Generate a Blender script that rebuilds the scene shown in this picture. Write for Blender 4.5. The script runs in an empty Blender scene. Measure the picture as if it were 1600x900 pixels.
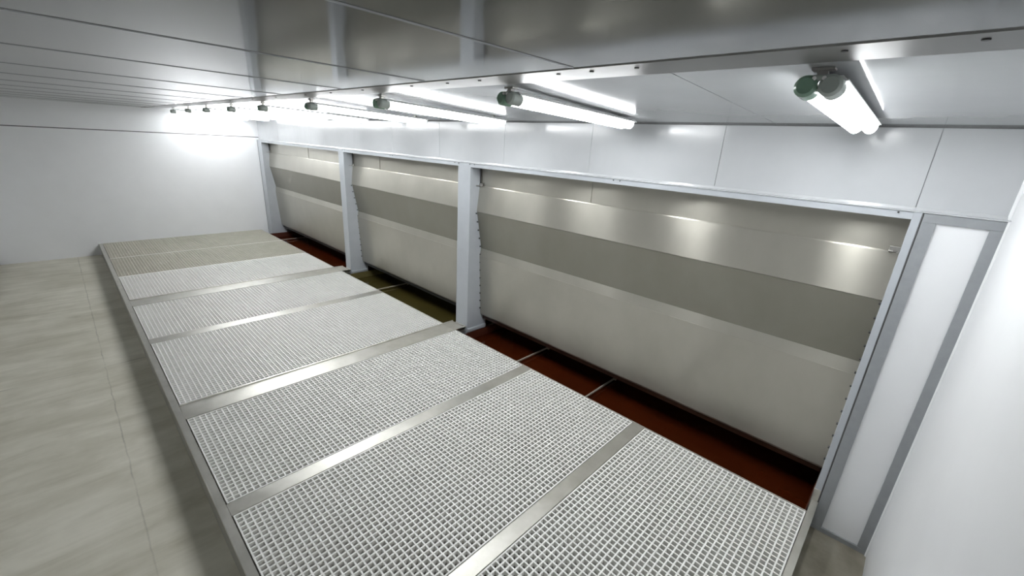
import bpy, bmesh, math, random
from mathutils import Vector, Matrix
random.seed(7)
sc = bpy.context.scene
COL = sc.collection

# ------------------------------------------------------------------ materials
def new_mat(name):
    m = bpy.data.materials.new(name); m.use_nodes = True
    nt = m.node_tree
    return m, nt, nt.nodes['Principled BSDF']

def N(nt, typ, **kw):
    n = nt.nodes.new(typ)
    for k, v in kw.items():
        if k in n.inputs: n.inputs[k].default_value = v
        else: setattr(n, k, v)
    return n

def noisy(name, c1, c2, scale=4.0, rough=(0.3, 0.4), metallic=0.0, stretch=(1, 1, 1), bump=0.0,
          bump_scale=None, detail=4.0, spec=0.5, aniso=0.0, bump_stretch=None, tangent=None):
    m, nt, b = new_mat(name)
    L = nt.links
    tc = N(nt, 'ShaderNodeTexCoord')
    mp = N(nt, 'ShaderNodeMapping'); mp.inputs['Scale'].default_value = stretch
    L.new(tc.outputs['Object'], mp.inputs['Vector'])
    nz = N(nt, 'ShaderNodeTexNoise', Scale=scale, Detail=detail, Roughness=0.6)
    L.new(mp.outputs['Vector'], nz.inputs['Vector'])
    rp = N(nt, 'ShaderNodeValToRGB')
    rp.color_ramp.elements[0].position = 0.3; rp.color_ramp.elements[1].position = 0.7
    rp.color_ramp.elements[0].color = (*c1, 1); rp.color_ramp.elements[1].color = (*c2, 1)
    L.new(nz.outputs['Fac'], rp.inputs['Fac'])
    L.new(rp.outputs['Color'], b.inputs['Base Color'])
    mr = N(nt, 'ShaderNodeMapRange'); mr.inputs['To Min'].default_value = rough[0]; mr.inputs['To Max'].default_value = rough[1]
    L.new(nz.outputs['Fac'], mr.inputs['Value']); L.new(mr.outputs['Result'], b.inputs['Roughness'])
    b.inputs['Metallic'].default_value = metallic
    b.inputs['Specular IOR Level'].default_value = spec
    b.inputs['Anisotropic'].default_value = aniso
    if tangent:
        tg = N(nt, 'ShaderNodeCombineXYZ')
        for i in range(3): tg.inputs[i].default_value = tangent[i]
        L.new(tg.outputs[0], b.inputs['Tangent'])
    if bump > 0:
        mp2 = N(nt, 'ShaderNodeMapping'); mp2.inputs['Scale'].default_value = bump_stretch or stretch
        L.new(tc.outputs['Object'], mp2.inputs['Vector'])
        nb = N(nt, 'ShaderNodeTexNoise', Scale=bump_scale or scale, Detail=2.0)
        L.new(mp2.outputs['Vector'], nb.inputs['Vector'])
        bp = N(nt, 'ShaderNodeBump', Strength=1.0, Distance=bump)
        L.new(nb.outputs['Fac'], bp.inputs['Height']); L.new(bp.outputs['Normal'], b.inputs['Normal'])
    return m

M = {}
M['wall'] = noisy('white_wall_panel', (0.475, 0.49, 0.505), (0.505, 0.52, 0.535), 3, (0.14, 0.20), spec=0.5, bump=0.002, bump_scale=1.3)
M['wall_matt'] = noisy('white_wall_paint', (0.80, 0.81, 0.825), (0.825, 0.835, 0.85), 3, (0.35, 0.45), spec=0.4)
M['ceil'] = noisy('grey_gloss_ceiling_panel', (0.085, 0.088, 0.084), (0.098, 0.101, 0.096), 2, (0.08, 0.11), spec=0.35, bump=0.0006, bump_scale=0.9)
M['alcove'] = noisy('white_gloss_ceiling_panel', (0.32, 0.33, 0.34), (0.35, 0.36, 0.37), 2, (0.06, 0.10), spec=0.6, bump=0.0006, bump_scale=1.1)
M['sealant'] = noisy('dark_grey_sealant', (0.10, 0.102, 0.104), (0.14, 0.142, 0.145), 9, (0.5, 0.6))
M['trim'] = noisy('brushed_trim_metal', (0.17, 0.17, 0.165), (0.20, 0.20, 0.195), 12, (0.36, 0.46), metallic=0.6)
M['frame'] = noisy('pale_blue_grey_paint', (0.42, 0.445, 0.475), (0.45, 0.475, 0.505), 6, (0.32, 0.42))
M['panel_frame'] = noisy('grey_anodised_frame', (0.30, 0.315, 0.33), (0.335, 0.35, 0.365), 20, (0.35, 0.45), metallic=0.25)
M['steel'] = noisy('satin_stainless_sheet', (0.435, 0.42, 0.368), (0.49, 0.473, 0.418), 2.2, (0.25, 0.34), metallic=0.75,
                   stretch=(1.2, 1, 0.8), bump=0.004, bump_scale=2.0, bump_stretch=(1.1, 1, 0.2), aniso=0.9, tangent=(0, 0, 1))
M['darker_steel'] = noisy('darker_grey_sheet', (0.245, 0.235, 0.195), (0.275, 0.265, 0.225), 2.2, (0.36, 0.46), metallic=0.6,
                   stretch=(1.2, 1, 0.8), bump=0.003, bump_scale=2.0, bump_stretch=(1.1, 1, 0.2), aniso=0.6, tangent=(0, 0, 1))  # darker, rougher version of the sheet steel, for the baffle band
M['rim'] = noisy('dull_stainless_rim', (0.55, 0.54, 0.49), (0.66, 0.645, 0.60), 7, (0.28, 0.42), metallic=0.75, stretch=(1, 1, 1), bump=0.002, bump_scale=9)
M['grate'] = noisy('pale_grating', (0.88, 0.875, 0.845), (0.93, 0.925, 0.895), 5, (0.4, 0.5))
M['grate_beige'] = noisy('beige_soiled_grating', (0.56, 0.545, 0.46), (0.64, 0.62, 0.54), 5, (0.5, 0.6))
M['film'] = noisy('crinkled_grey_film', (0.05, 0.047, 0.041), (0.27, 0.26, 0.24), 26, (0.25, 0.45), bump=0.012, bump_scale=22, spec=0.6, metallic=0.2)
M['film_beige'] = noisy('crinkled_beige_film', (0.28, 0.265, 0.21), (0.44, 0.42, 0.35), 26, (0.35, 0.5), bump=0.01, bump_scale=22)
M['red_basin'] = noisy('red_oxide_basin_paint', (0.06, 0.014, 0.006), (0.08, 0.019, 0.008), 4, (0.4, 0.5))
M['red_water'] = noisy('red_brown_water', (0.042, 0.0075, 0.0018), (0.056, 0.0105, 0.0026), 1.6, (0.06, 0.12), spec=0.4, bump=0.003, bump_scale=3)
M['brown_strip'] = noisy('dark_brown_strip', (0.028, 0.010, 0.005), (0.042, 0.014, 0.007), 6, (0.3, 0.4))
M['olive_basin'] = noisy('olive_basin_paint', (0.13, 0.11, 0.04), (0.18, 0.15, 0.055), 4, (0.4, 0.5))
M['olive_water'] = noisy('olive_water', (0.045, 0.037, 0.010), (0.06, 0.048, 0.014), 1.6, (0.06, 0.12), spec=0.4, bump=0.003, bump_scale=3)
M['rod'] = noisy('grey_brown_rod', (0.30, 0.265, 0.22), (0.36, 0.32, 0.27), 12, (0.4, 0.5))
M['dark'] = noisy('dark_steel', (0.045, 0.045, 0.045), (0.07, 0.07, 0.07), 14, (0.35, 0.5), metallic=0.4)
M['clip'] = noisy('zinc_clip', (0.35, 0.34, 0.32), (0.45, 0.44, 0.42), 14, (0.3, 0.4), metallic=0.7)
M['housing'] = noisy('white_lamp_tray', (0.74, 0.75, 0.75), (0.78, 0.79, 0.79), 8, (0.3, 0.4))
M['cap'] = noisy('grey_green_lamp_cap', (0.15, 0.27, 0.19), (0.19, 0.31, 0.23), 8, (0.15, 0.25))
M['cap_grey'] = noisy('grey_lamp_cap', (0.33, 0.37, 0.34), (0.39, 0.43, 0.40), 8, (0.2, 0.3))
M['screw'] = noisy('bright_screw', (0.85, 0.85, 0.84), (0.9, 0.9, 0.89), 8, (0.15, 0.2), metallic=0.2)
M['plenum'] = noisy('dark_plenum_steel', (0.10, 0.09, 0.08), (0.14, 0.12, 0.10), 4, (0.5, 0.6))
M['skirt'] = noisy('grey_platform_skirt', (0.33, 0.32, 0.285), (0.40, 0.39, 0.35), 6, (0.45, 0.6), metallic=0.2)

LAMP_E = 11.0
def lamp_mat():
    m, nt, b = new_mat('lit_ribbed_diffuser')
    L = nt.links
    b.inputs['Base Color'].default_value = (0.9, 0.92, 0.92, 1)
    b.inputs['Roughness'].default_value = 0.2
    b.inputs['Emission Color'].default_value = (0.97, 0.99, 1.0, 1)
    b.inputs['Emission Strength'].default_value = LAMP_E
    return m
M['lit'] = lamp_mat()
def rib_mat():
    m, nt, b = new_mat('clear_diffuser_rib')
    b.inputs['Base Color'].default_value = (0.75, 0.77, 0.77, 1); b.inputs['Roughness'].default_value = 0.2
    b.inputs['Emission Color'].default_value = (0.97, 0.99, 1.0, 1); b.inputs['Emission Strength'].default_value = 0.13
    return m
M['rib'] = rib_mat()
M['lens_end'] = rib_mat(); M['lens_end'].name = 'clear_lens_end'; M['lens_end'].node_tree.nodes['Principled BSDF'].inputs['Emission Strength'].default_value = 0.32

def floor_mat():
    m, nt, b = new_mat('troweled_concrete')
    L = nt.links
    tc = N(nt, 'ShaderNodeTexCoord')
    # broad cloud
    n1 = N(nt, 'ShaderNodeTexNoise', Scale=1.1, Detail=6.0, Roughness=0.62); L.new(tc.outputs['Object'], n1.inputs['Vector'])
    # trowel streaks running across the room
    mp = N(nt, 'ShaderNodeMapping'); mp.inputs['Scale'].default_value = (7.0, 1.6, 1); mp.inputs['Rotation'].default_value = (0, 0, 0.25)
    L.new(tc.outputs['Object'], mp.inputs['Vector'])
    n2 = N(nt, 'ShaderNodeTexNoise', Scale=0.8, Detail=5.0, Roughness=0.6, Distortion=0.8); L.new(mp.outputs['Vector'], n2.inputs['Vector'])
    mix = N(nt, 'ShaderNodeMath', operation='ADD'); L.new(n1.outputs['Fac'], mix.inputs[0]); L.new(n2.outputs['Fac'], mix.inputs[1])
    half = N(nt, 'ShaderNodeMath', operation='MULTIPLY'); half.inputs[1].default_value = 0.5; L.new(mix.outputs[0], half.inputs[0])
    rp = N(nt, 'ShaderNodeValToRGB')
    e = rp.color_ramp.elements
    e[0].position = 0.36; e[0].color = (0.50, 0.475, 0.38, 1)
    e[1].position = 0.62; e[1].color = (0.74, 0.715, 0.62, 1)
    L.new(half.outputs[0], rp.inputs['Fac'])
    # thin cracks: one along x at y=-3.165, one along y at x=-1.89
    sep = N(nt, 'ShaderNodeSeparateXYZ'); L.new(tc.outputs['Object'], sep.inputs[0])
    nw = N(nt, 'ShaderNodeTexNoise', Scale=6.0, Detail=5.0); L.new(tc.outputs['Object'], nw.inputs['Vector'])
    wob = N(nt, 'ShaderNodeMath', operation='MULTIPLY_ADD'); wob.inputs[1].default_value = 0.03; wob.inputs[2].default_value = -0.015
    L.new(nw.outputs['Fac'], wob.inputs[0])
    def crack(out, pos, w):
        a = N(nt, 'ShaderNodeMath', operation='ADD'); L.new(sep.outputs[out], a.inputs[0]); L.new(wob.outputs[0], a.inputs[1])
        s = N(nt, 'ShaderNodeMath', operation='SUBTRACT'); L.new(a.outputs[0], s.inputs[0]); s.inputs[1].default_value = pos
        ab = N(nt, 'ShaderNodeMath', operation='ABSOLUTE'); L.new(s.outputs[0], ab.inputs[0])
        mr = N(nt, 'ShaderNodeMapRange'); mr.inputs['From Max'].default_value = w; mr.inputs['To Min'].default_value = 1; mr.inputs['To Max'].default_value = 0
        L.new(ab.outputs[0], mr.inputs['Value'])
        return mr
    c1 = crack('Y', -3.165, 0.007); c2 = crack('X', -1.89, 0.012)
    mx = N(nt, 'ShaderNodeMath', operation='MAXIMUM'); L.new(c1.outputs[0], mx.inputs[0]); L.new(c2.outputs[0], mx.inputs[1])
    nk = N(nt, 'ShaderNodeTexNoise', Scale=3.0, Detail=6.0); L.new(tc.outputs['Object'], nk.inputs['Vector'])
    kr = N(nt, 'ShaderNodeMapRange'); kr.inputs['From Min'].default_value = 0.4; kr.inputs['From Max'].default_value = 0.6; kr.inputs['To Max'].default_value = 0.5; kr.inputs['To Min'].default_value = 0.12
    L.new(nk.outputs['Fac'], kr.inputs['Value'])
    mk = N(nt, 'ShaderNodeMath', operation='MULTIPLY'); L.new(mx.outputs[0], mk.inputs[0]); L.new(kr.outputs[0], mk.inputs[1])
    cm = N(nt, 'ShaderNodeMix', data_type='RGBA')
    L.new(mk.outputs[0], cm.inputs[0]); L.new(rp.outputs['Color'], cm.inputs[6]); cm.inputs[7].default_value = (0.12, 0.11, 0.085, 1)
    # darker brown, mottled patch of floor by the end of the platform
    dx = N(nt, 'ShaderNodeMapRange'); dx.inputs['From Min'].default_value = 3.45; dx.inputs['From Max'].default_value = 3.62
    wx = N(nt, 'ShaderNodeMath', operation='ADD'); L.new(sep.outputs['X'], wx.inputs[0]); L.new(wob.outputs[0], wx.inputs[1]); L.new(wx.outputs[0], dx.inputs['Value'])
    dk = N(nt, 'ShaderNodeMapRange'); dk.inputs['From Min'].default_value = 0.3; dk.inputs['From Max'].default_value = 0.7; dk.inputs['To Min'].default_value = 0.95; dk.inputs['To Max'].default_value = 0.7
    L.new(nw.outputs['Fac'], dk.inputs['Value'])
    dm = N(nt, 'ShaderNodeMath', operation='MULTIPLY'); L.new(dx.outputs[0], dm.inputs[0]); L.new(dk.outputs[0], dm.inputs[1])
    c3 = N(nt, 'ShaderNodeMix', data_type='RGBA'); L.new(dm.outputs[0], c3.inputs[0]); L.new(cm.outputs[2], c3.inputs[6]); c3.inputs[7].default_value = (0.15, 0.132, 0.095, 1)
    L.new(c3.outputs[2], b.inputs['Base Color'])
    b.inputs['Roughness'].default_value = 0.55
    b.inputs['Specular IOR Level'].default_value = 0.3
    bp = N(nt, 'ShaderNodeBump', Strength=0.6, Distance=0.01); L.new(half.outputs[0], bp.inputs['Height']); L.new(bp.outputs['Normal'], b.inputs['Normal'])
    return m
M['floor'] = floor_mat()

# ------------------------------------------------------------------ mesh builder
class MB:
    """collects shapes in world coordinates; build() links them as ONE mesh object"""
    def __init__(s): s.bm = bmesh.new(); s.mi = 0
    def face(s, vs):
        f = s.bm.faces.new(vs); f.material_index = s.mi; return f
    def hexa(s, p):
        v = [s.bm.verts.new(q) for q in p]
        for q in ((0, 3, 2, 1), (4, 5, 6, 7), (0, 1, 5, 4), (1, 2, 6, 5), (2, 3, 7, 6), (3, 0, 4, 7)):
            s.face([v[i] for i in q])
        return s
    def box(s, x0, x1, y0, y1, z0, z1):
        return s.hexa([(x0, y0, z0), (x1, y0, z0), (x1, y1, z0), (x0, y1, z0), (x0, y0, z1), (x1, y0, z1), (x1, y1, z1), (x0, y1, z1)])
    def prism_x(s, prof, x0, x1, cap=True):
        """closed profile of (y,z) extruded along x"""
        a = [s.bm.verts.new((x0, y, z)) for y, z in prof]; b = [s.bm.verts.new((x1, y, z)) for y, z in prof]
        n = len(prof)
        for i in range(n): s.face([a[i], b[i], b[(i + 1) % n], a[(i + 1) % n]])
        if cap: s.face(list(reversed(b))); s.face(a)
        return s
    def prism_y(s, prof, y0, y1, cap=True):
        a = [s.bm.verts.new((x, y0, z)) for x, z in prof]; b = [s.bm.verts.new((x, y1, z)) for x, z in prof]
        n = len(prof)
        for i in range(n): s.face([a[i], a[(i + 1) % n], b[(i + 1) % n], b[i]])
        if cap: s.face(list(reversed(a))); s.face(b)
        return s
    def loft_y(s, rings):
        """rings: list of (y, [(x,z)...]) of equal length, capped"""
        vs = [[s.bm.verts.new((x, y, z)) for x, z in r] for y, r in rings]
        n = len(vs[0])
        for a, b in zip(vs, vs[1:]):
            for i in range(n): s.face([a[i], a[(i + 1) % n], b[(i + 1) % n], b[i]])
        s.face(list(reversed(vs[0]))); s.face(vs[-1])
        return s
    def cyl(s, p0, p1, r, n=16, r1=None):
        p0 = Vector(p0); p1 = Vector(p1); d = (p1 - p0).normalized()
        u = d.orthogonal().normalized(); w = d.cross(u); r1 = r if r1 is None else r1
        a = []; b = []
        for i in range(n):
            t = 2 * math.pi * i / n; o = u * math.cos(t) + w * math.sin(t)
            a.append(s.bm.verts.new(p0 + o * r)); b.append(s.bm.verts.new(p1 + o * r1))
        for i in range(n): s.face([a[i], a[(i + 1) % n], b[(i + 1) % n], b[i]])
        s.face(list(reversed(a))); s.face(b)
        return s
    def build(s, name, mats, parent=None, origin=(0, 0, 0), bevel=0.0, smooth=False, seg=2):
        if not isinstance(mats, (list, tuple)): mats = [mats]
        bmesh.ops.translate(s.bm, verts=s.bm.verts, vec=-Vector(origin))
        bmesh.ops.recalc_face_normals(s.bm, faces=s.bm.faces)
        if bevel > 0:
            bmesh.ops.bevel(s.bm, geom=list(s.bm.edges), offset=bevel, segments=seg, affect='EDGES', profile=0.5, clamp_overlap=True)
        me = bpy.data.meshes.new(name); s.bm.to_mesh(me); s.bm.free()
        for m in mats: me.materials.append(m)
        if smooth:
            for p in me.polygons: p.use_smooth = True
            try: me.set_sharp_from_angle(angle=math.radians(35))
            except Exception: pass
        o = bpy.data.objects.new(name, me); COL.objects.link(o)
        if parent is not None:
            o.parent = parent
            pw = Vector((0, 0, 0)); q = parent
            while q is not None: pw += Vector(q.location); q = q.parent
            o.location = Vector(origin) - pw if origin != (0, 0, 0) else -pw
        else:
            o.location = origin
        return o

def tag(o, label, cat, group=None):
    o['label'] = label; o['category'] = cat
    if group: o['group'] = group
    return o
def thing(name, loc, label, cat, group=None):
    o = bpy.data.objects.new(name, None); COL.objects.link(o); o.location = loc
    o.empty_display_size = 0.1
    return tag(o, label, cat, group)
def struct(o):
    o['kind'] = 'structure'; return o

# ------------------------------------------------------------------ dimensions (metres)
XL, XR = -7.057, 3.949
YFRONT = -4.09
YF, YG, YB = -2.845, -2.800, -0.144          # platform front edge, grating front, platform back edge
P = 0.207                                     # platform top
ZH0, ZH1 = 2.101, 2.144
ZC, ZA = 2.640, 2.569            # start and end of the sloping ceiling
ZM = 2.614                        # main ceiling
YC, YD = -1.868, -1.530
XJ = 3.64
BAYS = [(0.0, 3.6), (-3.012, -0.213), (-6.803, -3.183)]   # near, middle, far
YP = 0.31                                     # depth of posts

# ------------------------------------------------------------------ room shell
fl = MB(); fl.box(XL - .15, XR + .15, YFRONT - .15, 0.95, -.12, 0)
struct(fl.build('floor', M['floor']))

# left (far) wall: two panels with a dark gap at 2.195
w = MB()
w.box(XL - .12, XL, YFRONT - .12, 0.0, 0.0, 2.188)
w.box(XL - .12, XL, YFRONT - .12, 0.95, 2.203, ZC + .1)
w.box(XL - .12, XL, 0.0, 0.95, 0.0, 2.188)
w.mi = 1; w.box(XL - .115, XL - .006, YFRONT - .1, 0.04, 2.186, 2.205)
struct(w.build('wall_left', [M['wall_matt'], M['sealant']]))

w = MB(); w.box(XR, XR + .12, YFRONT - .12, 0.95, 0, ZC + .1)
struct(w.build('wall_right', M['wall_matt']))
w = MB(); w.box(XL, XR, YFRONT - .12, YFRONT, 0, ZC + .1)
struct(w.build('wall_front', M['wall_matt']))
w = MB(); w.box(XL, XR, YFRONT, YFRONT + .012, 0, .09)
struct(w.build('baseboard_front', M['sealant']))

# back wall: white panels above the openings, dark plenum behind the steel
w = MB()
seams = [XL, -5.86, -4.80, -3.75, -2.70, -1.648, -0.613, 0.461, 1.492, 2.547, 3.60, XR]
for a, b_ in zip(seams, seams[1:]):
    w.box(a + .0015, b_ - .0015, 0.04, 0.12, ZH1 + .001, ZA + .12)
w.mi = 1; w.box(XL, XR, 0.046, 0.11, ZH1 + .004, ZA + .11)
struct(w.build('wall_back', [M['wall'], M['panel_frame']]))
w = MB(); w.box(XL, XR, 0.86, 0.95, 0, ZH1 + .06)
struct(w.build('wall_plenum', M['plenum']))
w = MB(); w.box(XL, XR, 0.12, 0.86, ZH1 + .001, ZH1 + .06)
struct(w.build('trim_5', M['plenum']))

# ceiling: glossy grey panels, then white panels sloping down to the back wall
c = MB()
cs = [XL, -6.22, -5.33, -4.44, -3.55, -2.66, -1.76, -0.86, 0.02, 0.985, 1.83, 2.674, XR]
for a, b_ in zip(cs, cs[1:]):
    c.mi = 0
    c.prism_y([(a + .0005, ZM + .03), (a + .0005, ZM + .003), (a + .003, ZM), (b_ - .003, ZM), (b_ - .0005, ZM + .003), (b_ - .0005, ZM + .03)], YFRONT, YC + .002)
    if a > XL:
        c.mi = 1; c.prism_y([(a + .0015, ZM + .002), (a + .003, ZM - .0025), (a + .009, ZM - .0025), (a + .011, ZM + .001)], YFRONT, YC + .0015)  # lighter strip along each seam, its highlight put into the colour
c.mi = 2; c.box(XL, XR, YFRONT, YC, ZM + .02, ZM + .12); c.box(XL, XR, YC + .001, YC + .034, ZM + .003, ZM + .1)
c.mi = 1
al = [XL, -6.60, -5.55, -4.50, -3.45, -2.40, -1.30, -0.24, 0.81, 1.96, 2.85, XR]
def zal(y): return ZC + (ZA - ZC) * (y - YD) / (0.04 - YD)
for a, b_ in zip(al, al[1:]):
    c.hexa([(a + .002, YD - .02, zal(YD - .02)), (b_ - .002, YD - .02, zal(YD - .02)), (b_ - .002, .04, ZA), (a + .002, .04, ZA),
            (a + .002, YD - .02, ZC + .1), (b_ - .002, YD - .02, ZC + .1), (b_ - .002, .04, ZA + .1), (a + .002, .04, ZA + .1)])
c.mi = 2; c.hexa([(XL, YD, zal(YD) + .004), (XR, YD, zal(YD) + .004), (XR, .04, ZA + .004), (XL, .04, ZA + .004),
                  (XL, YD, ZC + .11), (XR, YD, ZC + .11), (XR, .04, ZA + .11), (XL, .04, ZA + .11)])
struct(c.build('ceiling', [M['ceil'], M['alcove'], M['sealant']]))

# sealant line between sloping ceiling and back wall
t = MB(); t.box(XL, XR, .028, .041, ZA - .008, ZA + .004)
struct(t.build('trim_2', M['sealant']))
# metal cover strip where the two ceilings meet
t = MB()
t.prism_x([(YC + .026, ZM + .004), (YC + .029, ZM - .0005), (YD - .006, ZC - .007), (YD, ZC - .003), (YD, ZC + .03), (YC + .026, ZM + .03)], XL + .02, XR)
t1 = struct(t.build('trim_1', M['trim']))
for x in (3.636, 3.401, 2.855, 2.682, 2.535, 2.097, 1.869, 1.569, 1.05, .62, .2, -.4, -1.0, -1.7):
    s = MB(); s.cyl((x, -1.76, ZM + .007), (x, -1.76, ZM + .001), .0075, 10)
    s.build('screw', M['dark'], t1)
# ledge flashing above the openings
t = MB(); t.prism_x([(-.004, ZH1 - .002), (.045, ZH1 - .002), (.045, ZH1 + .02), (.034, ZH1 + .02), (.03, ZH1 + .006), (-.004, ZH1 + .003)], XL + .02, XR)
struct(t.build('trim_3', M['wall']))
# bead in the corner of back and right walls
t = MB(); t.cyl((XR - .002, -.004, 0), (XR - .002, -.004, ZH1), .008, 10); t.cyl((XR - .002, .038, ZH1), (XR - .002, .038, ZA), .012, 10)
struct(t.build('trim_4', M['wall_matt']))

# ------------------------------------------------------------------ posts, rails, framed panel
def post(x0, x1, label, ledges=(0, 1)):
    r = thing('support_post', ((x0 + x1) / 2, 0, 0), label, 'post')
    m = MB(); m.box(x0, x1, 0, YP, 0.0, ZH1 - .003)
    m.build('column', M['frame'], r, bevel=.004)
    for sd in ledges:
        xa, xb = (x1, x1 + .03) if sd else (x0 - .03, x0)
        m = MB(); m.box(xa, xb, .004, YP - .02, P - .055, P - .015)
        m.build('base_ledge', M['frame'], r, bevel=.005)
    m = MB(); m.box(x0 + .004, x1 - .004, -.010, 0.0, P + .006, P + .013)
    m.build('weld_seam', M['rim'], r, bevel=.003)
    for xx in (x0 + .012, x1 - .012):
        s = MB(); s.cyl((xx, 0, ZH1 - .012), (xx, -.004, ZH1 - .012), .006, 8); s.build('screw', M['dark'], r)
    return r
post(-.213, 0, 'wide pale blue-grey post between the nearest and the middle opening')
post(-3.183, -3.012, 'slim pale blue-grey post between the middle and the farthest opening')
m = thing('corner_post', (-6.93, 0, 0), 'pale blue-grey post in the far corner beside the white end wall', 'post')
b_ = MB(); b_.box(XL + .003, -6.803, 0, YP, 0, ZH1 - .003); b_.build('column', M['frame'], m, bevel=.004)
b_ = MB(); b_.box(XL + .02, XL + .028, -.004, .0, P, ZH1); b_.build('sealant_line', M['sealant'], m)
m = thing('jamb_post', (3.62, 0, 0), 'narrow pale grey jamb at the right end of the nearest opening, beside the framed panel', 'post')
b_ = MB(); b_.box(3.6, XJ - .004, 0, YP, P + .09, ZH1); b_.build('column', M['frame'], m, bevel=.003)
b_ = MB(); b_.box(3.596, XJ - .004, -.002, YP, 0, P + .09); b_.build('jamb_foot', M['rim'], m, bevel=.004)
b_ = MB(); b_.box(XJ - .005, XJ, .001, YP, 0, ZH1); b_.build('sealant_line', M['sealant'], m)

for (x0, x1), lb in zip(BAYS, ('pale blue-grey head rail over the nearest and longest opening',
                               'pale blue-grey head rail over the middle opening', 'pale blue-grey head rail over the farthest opening')):
    xe = XJ - .004 if x1 > 3 else x1
    r = thing('head_rail', ((x0 + x1) / 2, 0, ZH0), lb, 'rail', 'head rails over the openings')
    m = MB(); m.box(x0 + (.0005), xe - .0005, .0015, .22, ZH0, ZH1 - .003); m.build('rail', M['frame'], r, bevel=.002)
    for xx in (x0 + .06, (x0 + x1) / 2 - .03, (x0 + x1) / 2 + .03, x1 - .06):
        s = MB(); s.cyl((xx, .002, ZH1 - .012), (xx, -.003, ZH1 - .012), .005, 8); s.build('rivet', M['dark'], r)

r = thing('framed_wall_panel', (3.79, 0, 0), 'tall white panel in a grey metal frame, right of the openings in the near corner', 'panel')
m = MB(); m.box(XJ + .004, XR - .002, .012, .05, .0, ZH1 - .004); m.build('infill', M['wall_matt'], r)
for nm, q in (('stile', (XJ + .003, 3.700, .034, ZH1 - .05)), ('stile', (3.893, XR - .008, .034, ZH1 - .05)),
              ('rail', (XJ + .003, XR - .008, ZH1 - .0495, ZH1 - .004)), ('rail', (XJ + .003, XR - .008, 0, .0335))):
    m = MB(); m.box(q[0], q[1], -.001, .03, q[2], q[3]); m.build(nm, M['panel_frame'], r, bevel=.0015)

# ------------------------------------------------------------------ platform
XP = 3.64
bars = [(2.349, 2.452), (1.081, 1.197), (-.284, -.027), (-1.847, -1.704), (-3.324, -3.034), (-4.53, -4.497), (-5.77, -5.748)]
pf = thing('platform_frame', ((XL + XP) / 2, YF, 0), 'long low stainless steel platform frame that carries the floor gratings', 'platform')
m = MB(); m.box(XL, XP, YF, YF + .012, 0, P - .001); m.build('front_skirt', M['skirt'], pf)
m = MB(); m.box(XP - .012, XP, YF + .012, -.004, 0, P - .001); m.build('end_skirt', M['skirt'], pf)
m = MB(); m.prism_x([(YF - .004, P - .02), (YF - .004, P - .002), (YF - .001, P + .001), (YG - .002, P + .001), (YG - .002, P - .04), (YF + .01, P - .04)], XL, XP); m.build('front_rim', M['rim'], pf)
m = MB(); m.box(3.602, XP + .002, YG, -.003, P - .045, P + .001); m.build('end_rim', M['rim'], pf, bevel=.002)
m = MB(); m.box(XL, 3.602, YB - .012, YB, P - .05, P + .001); m.build('back_rim', M['rim'], pf, bevel=.0015)
for i, (a, b_) in enumerate(bars):
    wide = b_ - a > .2
    m = MB()
    ye = -.0015 if wide else YB - .013
    m.box(a + .002, b_ - .002, YG - .001, ye, P - .05, P - .004 if wide else P + .001)
    if wide:
        for xa, xb in ((a + .002, a + .022), (b_ - .022, b_ - .002)):
            m.box(xa, xb, YG - .001, ye, P - .03, P + .005)
    m.build('cross_bar', M['rim'] if i < 5 else M['grate'] , pf, bevel=.002)
grs = [(2.452, 3.602, 'pale grid floor grating at the near right end of the platform', 0),
       (1.197, 2.349, 'pale grid floor grating, second from the near right end of the platform', 0),
       (-.027, 1.081, 'pale grid floor grating on the near side of the wide bar at the wide post', 0),
       (-1.704, -.284, 'pale grid floor grating on the far side of the wide bar at the wide post', 0),
       (-3.034, -1.847, 'pale grid floor grating on the near side of the wide bar at the slim post', 0),
       (-4.497, -3.324, 'pale grid floor grating on the far side of the wide bar at the slim post', 0),
       (-5.748, -4.53, 'beige soiled grid floor grating, second from the far end wall', 1),
       (XL + .004, -5.77, 'beige soiled grid floor grating against the far end wall', 1)]
PITCH = .0373
for x0, x1, lb, beige in grs:
    x0 += .004; x1 -= .004
    y0, y1 = YG + .006, YB - .016
    o = ((x0 + x1) / 2, (y0 + y1) / 2, P - .04)
    m = MB()
    nx = round((x1 - x0) / PITCH); ny = round((y1 - y0) / PITCH)
    H = .034
    def bar(horizontal, cpos, w_, top):
        h0 = w_ * .36; h1 = w_ * .5
        if horizontal:
            m.hexa([(x0, cpos - h0, P - H), (x1, cpos - h0, P - H), (x1, cpos + h0, P - H), (x0, cpos + h0, P - H),
                    (x0, cpos - h1, top), (x1, cpos - h1, top), (x1, cpos + h1, top), (x0, cpos + h1, top)])
        else:
            m.hexa([(cpos - h0, y0, P - H), (cpos + h0, y0, P - H), (cpos + h0, y1, P - H), (cpos - h0, y1, P - H),
                    (cpos - h1, y0, top), (cpos + h1, y0, top), (cpos + h1, y1, top), (cpos - h1, y1, top)])
    for i in range(nx + 1):
        bar(False, x0 + .004 + (x1 - x0 - .008) * i / nx, .0085, P + .0004)
    for j in range(ny + 1):
        bar(True, y0 + .004 + (y1 - y0 - .008) * j / ny, .0085, P)
    g = m.build('floor_grating', M['grate_beige'] if beige else M['grate'], origin=o)
    tag(g, lb, 'grating', 'floor gratings of the platform')

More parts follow.
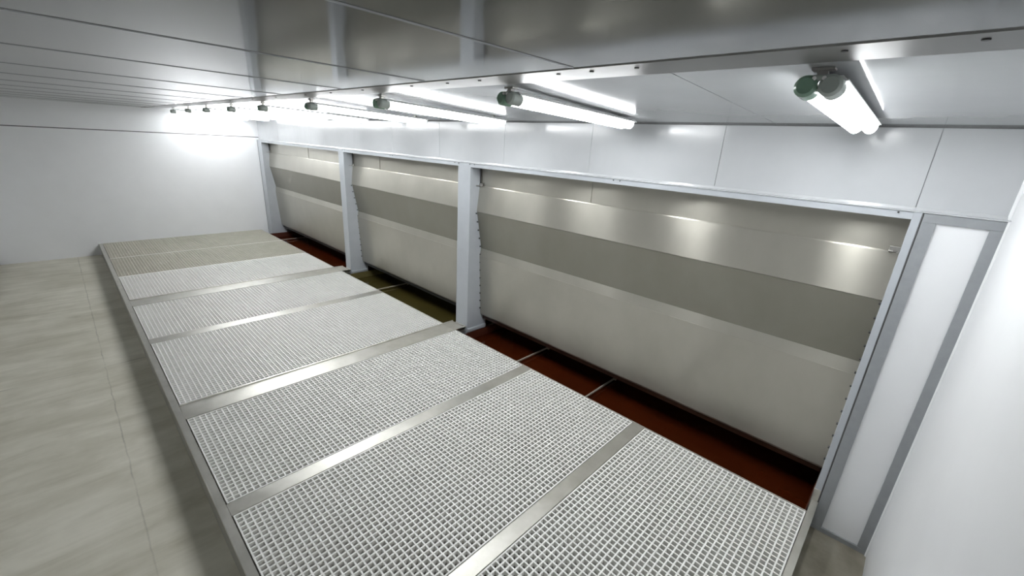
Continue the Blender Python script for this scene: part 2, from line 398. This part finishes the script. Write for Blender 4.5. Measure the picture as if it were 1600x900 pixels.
# crinkled film seen through the gratings
def film(x0, x1, lb, mat):
    m = MB(); nx = max(2, int((x1 - x0) / .05)); ny = 52
    y0, y1 = YF + .016, YB - .014
    vs = [[m.bm.verts.new((x0 + (x1 - x0) * i / nx, y0 + (y1 - y0) * j / ny, .118 + random.uniform(-.013, .013))) for j in range(ny + 1)] for i in range(nx + 1)]
    for i in range(nx):
        for j in range(ny): m.face([vs[i][j], vs[i + 1][j], vs[i + 1][j + 1], vs[i][j + 1]])
    # thickness: underside
    low = [[m.bm.verts.new((v.co.x, v.co.y, v.co.z - .004)) for v in row] for row in vs]
    for i in range(nx):
        for j in range(ny): m.face([low[i][j], low[i][j + 1], low[i + 1][j + 1], low[i + 1][j]])
    o = m.build('crinkled_film', mat, origin=((x0 + x1) / 2, (y0 + y1) / 2, .1))
    tag(o, lb, 'film', 'crinkled films under the gratings')
film(-.02, 3.62, 'crinkled grey film under the gratings in front of the nearest opening', M['film'])
film(-3.03, -.29, 'crinkled grey film under the gratings in front of the middle opening', M['film'])
film(-4.52, -3.33, 'crinkled grey film under the grating just past the wide bar at the slim post', M['film'])
film(XL + .01, -4.54, 'crinkled beige film under the two beige gratings at the far end', M['film_beige'])

# ------------------------------------------------------------------ water tanks
def tank(x0, x1, lb, basin, water):
    r = thing('water_tank', ((x0 + x1) / 2, .3, 0), lb, 'tank', 'water tanks under the steel curtains')
    m = MB()
    m.box(x0, x1, YB + .001, .84, .004, .012)
    m.box(x0, x1, YB + .001, YB + .009, .004, P - .02); m.box(x0, x1, .832, .84, .004, .5)
    m.box(x0, x0 + .006, YB + .009, .832, .004, P - .06); m.box(x1 - .006, x1, YB + .009, .832, .004, P - .06)
    m.build('basin', basin, r)
    m = MB(); m.box(x0 + .007, x1 - .007, YB + .01, .831, .013, .05); m.build('water', water, r)
    return r
tank(.032, 3.594, 'tank of red-brown water along the nearest opening', M['red_basin'], M['red_water'])
tank(-2.98, -.245, 'tank of olive water along the middle opening', M['olive_basin'], M['olive_water'])
tank(-6.80, -3.215, 'tank of red-brown water along the farthest opening', M['red_basin'], M['red_water'])
for x, lb in ((1.755, 'pale grey rod across the red-brown water, nearer of the two at the nearest opening'),
              (.835, 'pale grey rod across the red-brown water, nearer the wide post'),
              (-2.20, 'pale grey rod across the olive water of the middle opening'),
              (-6.36, 'pale grey rod across the red-brown water of the farthest opening')):
    m = MB(); m.box(x - .008, x + .008, YB + .010, .60, .070, .086)
    for yy in (.0, .58): m.box(x - .011, x + .011, yy - .01, yy + .01, .05, .07)
    tag(m.build('spacer_rod', M['rod'], origin=(x, .25, .05), bevel=.003), lb, 'rod', 'rods across the tanks')

# ------------------------------------------------------------------ stainless water curtains
# profile (y, z)
A = (.145, ZH0 - .001); B = (.143, 1.897); C_ = (.106, 1.617); D = (.190, 1.180); E_ = (.190, 1.088); G = (.215, .344)
def sheet(x0, x1, pts, th=.004):
    """bent sheet following pts (y,z), th thick towards +y"""
    m = MB(); prof = list(pts) + [(y + th, z) for y, z in reversed(pts)]
    m.prism_x(prof, x0, x1); return m
def curtain(x0, x1, lb, rail, strips=None, bolt_left=True, bolt_right=True, rod=True):
    e = .0015
    r = thing('water_curtain', ((x0 + x1) / 2, .15, .3), lb, 'water curtain', 'stainless water curtains in the openings')
    xa, xb = x0 + e, x1 - e
    sheet(xa, xb, [(A[0] + .008, A[1]), (B[0] + .012, B[1] - .02)]).build('top_sheet', M['steel'], r)
    sheet(xa, xb, [(B[0] + .010, B[1] + .004), (B[0] + .002, B[1] + .006), (B[0] - .003, B[1] - .002), (C_[0], C_[1]), (C_[0] + .006, C_[1] - .006)]).build('weir_sheet', M['steel'], r)
    sheet(xa, xb, [(C_[0] + .006, C_[1] - .003), (D[0] + .003, D[1] - .01)]).build('baffle_sheet', M['darker_steel'], r)
    sheet(xa, xb, [(D[0] - .002, D[1] - .001), (E_[0] - .016, E_[1])]).build('lap_strip', M['steel'], r)
    sheet(xa, xb, [(E_[0] - .019, E_[1] + .004), (G[0], G[1]), (G[0] + .016, G[1] - .022), (G[0] + .03, G[1] - .026)]).build('lower_sheet', M['steel'], r)
    m = MB(); m.box(xa + .01, xb - .01, G[0] + .032, G[0] + .04, G[1] - .07, G[1] - .018); m.build('lower_strip', rail, r)  # strip behind the sheet's lower edge, brown at the nearest opening
    if strips is not None:
        for jx in strips:
            m = MB(); m.box(jx - .012, jx + .012, A[0] + .0035, A[0] + .008, B[1] + .004, ZH0 - .002); m.build('seam_streak_strip', M['steel'], r)  # thin strips; the nearest bay's is added for a wall seam's reflected streak
    if rod:
        m = MB(); m.cyl((x0 + .008, A[0] - .002, B[1] + .02), (x0 + .008, A[0] - .002, ZH0), .006, 8); m.build('hanger_rod', M['dark'], r)
    for sx in (x0, x1):
        sg = 1 if sx == x0 else -1
        m = MB()
        m.box(*sorted((sx + sg * .002, sx + sg * .012)), B[0] - .06, B[0] - .004, B[1] + .002, B[1] + .012)
        m.box(*sorted((sx + sg * .002, sx + sg * .05)), B[0] - .012, B[0] - .006, B[1] + .002, B[1] + .034)
        m.box(*sorted((sx + sg * .030, sx + sg * .05)), B[0] - .03, B[0] - .006, B[1] + .002, B[1] + .01)
        m.build('clip', M['clip'], r, bevel=.002)
    zs = [.42 + .098 * k for k in range(13)]
    def yp(z):
        pr = [B, C_, D, E_, G]
        for (ya, za), (yb, zb) in zip(pr, pr[1:]):
            if zb <= z <= za: return ya + (yb - ya) * (z - za) / (zb - za)
        return .15
    for side, flag in ((x0, bolt_left), (x1, bolt_right)):
        if not flag: continue
        sg = 1 if side == x0 else -1
        for z in zs:
            y = yp(z) - .012
            m = MB(); m.cyl((side + sg * .0005, y, z), (side + sg * .011, y, z), .0085, 6); m.build('bolt', M['dark'], r)
    return r
curtain(0.0, 3.6, 'long stainless steel water curtain in the nearest opening, above red-brown water', M['brown_strip'], strips=(1.465,))
curtain(-3.012, -.213, 'stainless steel water curtain in the middle opening, above olive water', M['dark'], bolt_right=False, strips=(-2.2,))
curtain(-6.803, -3.183, 'stainless steel water curtain in the farthest opening by the white end wall', M['dark'], bolt_right=False, bolt_left=False, strips=(-4.75,))

# ------------------------------------------------------------------ twin tube lamps
SL = math.atan2(ZC - ZA, .04 - YD)
LL = 1.235
K = .87
def ring(scale=1.0, n=14):
    """twin-lobe outline, closed, in (x,z); top at z=-.036"""
    q = scale * K
    pts = [(-.069 * q, -.036)]
    for cx in (-.0345, .0345):
        for k in range(n + 1):
            t = math.pi + math.pi * k / n
            x = cx + .0345 * math.cos(t); z = -.009 + .043 * math.sin(t)
            if abs(x) < .006 and z > -.028: z = -.028
            pts.append((x * q, -.036 + z * q))
    pts.append((.069 * q, -.036))
    return pts
def make_lamp(loc, lb):
    r = thing('twin_tube_lamp', loc, lb, 'lamp', 'twin tube lamps under the sloping ceiling')
    r.rotation_euler = (-SL * .8, 0, 0)
    def put(m, name, mat, par=None, **k):
        o = m.build(name, mat, None, **k); o.parent = par or r; return o
    # ceiling brackets
    for y in (.03, LL - .12):
        m = MB(); m.box(-.03, .03, y - .018, y + .018, -.006, .0); m.box(-.012, .012, y - .006, y + .006, -.03, -.004)
        m.cyl((0, y - .012, -.016), (0, y + .012, -.016), .014, 12)
        put(m, 'bracket', M['clip'], bevel=0)
    # tray
    m = MB(); m.prism_y([(-.052, -.020), (.052, -.020), (.064, -.032), (.068, -.032), (.068, -.0365), (-.068, -.0365), (-.068, -.032), (-.064, -.032)], .035, LL)
    put(m, 'tray', M['housing'])
    # diffuser
    m = MB()
    m.loft_y([(.05, ring(.93)), (.06, ring(1.0)), (LL - .03, ring(1.0))])
    m.mi = 2; m.loft_y([(LL - .03, ring(1.0)), (LL - .014, ring(.96)), (LL - .004, ring(.85))])
    m.mi = 1; y = .10; prof = ring(1.012)
    while y < LL - .03:                      # moulded ribs of the lens
        for seg in (prof[3:9], prof[22:28]):
            m.prism_y(seg + [(x * .985, z + .001) for x, z in reversed(seg)], y, y + .006)
        y += .024
    put(m, 'diffuser', [M['lit'], M['rib'], M['lens_end']], smooth=True)
    # end caps: two lobes with a collar
    for cx, mt in ((-.032, M['cap']), (.032, M['cap_grey'])):
        m = MB(); m.cyl((cx, .062, -.054), (cx, -.002, -.054), .0325, 28, r1=.0315)
        m.cyl((cx, -.002, -.054), (cx, -.012, -.054), .0315, 28, r1=.023)
        cap = put(m, 'end_cap', mt, smooth=True)
        sx = math.copysign(.013, cx); m = MB(); m.cyl((sx, -.002, -.034), (sx, -.010, -.034), .006, 12); put(m, 'cap_screw', M['screw'], par=cap)
    m = MB(); m.box(-.044, .044, -.004, .04, -.040, -.022)
    put(m, 'cap_bridge', M['cap_grey'], bevel=.006)
    return r
def copy_tree(o, parent=None):
    c = o.copy(); COL.objects.link(c)
    if parent is not None: c.parent = parent
    for ch in list(o.children): copy_tree(ch, c)
    return c
lx = [3.306, 1.965, .692, -.514, -1.796, -2.986, -4.246, -5.427, -6.65]
names = ['near right corner, seen end-on', 'second from the near right corner', 'third from the near right corner', 'fourth from the near right corner',
         'fifth, in the middle of the row', 'fourth from the far end wall', 'third from the far end wall', 'second from the far end wall', 'beside the far end wall']
LY = -1.46
for i, (x, nm) in enumerate(zip(lx, names)):
    lb = 'lit white twin tube lamp with green end caps, ' + ('in the ' if i == 0 else '') + nm
    loc = (x, LY, zal(LY) - .001)
    if i == 0: L0 = make_lamp(loc, lb)
    else:
        c = copy_tree(L0); c.location = loc; c['label'] = lb

# ------------------------------------------------------------------ camera
R = [[0.7161702585265118, 0.6956807287424996, 0.055932856697774785],
     [0.2616541955582988, -0.19333416784708776, -0.945599799857008],
     [-0.6470218255583104, 0.6918455197507453, -0.3204879624135867]]
cam = bpy.data.cameras.new('camera'); co = bpy.data.objects.new('camera', cam); COL.objects.link(co)
mw = Matrix.Identity(4)
for i in range(3):
    mw[i][0] = R[0][i]; mw[i][1] = -R[1][i]; mw[i][2] = -R[2][i]
mw.translation = Vector((3.63595855, -3.12052226, 2.36282108))
co.matrix_world = mw
cam.sensor_width = 36; cam.lens = 663.4058708 / 1600 * 36; cam.clip_start = .02
sc.camera = co

# ------------------------------------------------------------------ world and view
wd = bpy.data.worlds.new('world'); sc.world = wd; wd.use_nodes = True
wd.node_tree.nodes['Background'].inputs[0].default_value = (.6, .62, .65, 1)
wd.node_tree.nodes['Background'].inputs[1].default_value = 0.0
vs = sc.view_settings
vs.view_transform = 'Standard'; vs.look = 'None'; vs.gamma = 1; vs.use_curve_mapping = False
vs.exposure = 1.5
sc.cycles.max_bounces = 10; sc.cycles.diffuse_bounces = 6; sc.cycles.glossy_bounces = 5
sc.cycles.use_denoising = True
sc.cycles.sample_clamp_indirect = 4.0; sc.cycles.blur_glossy = 1.0
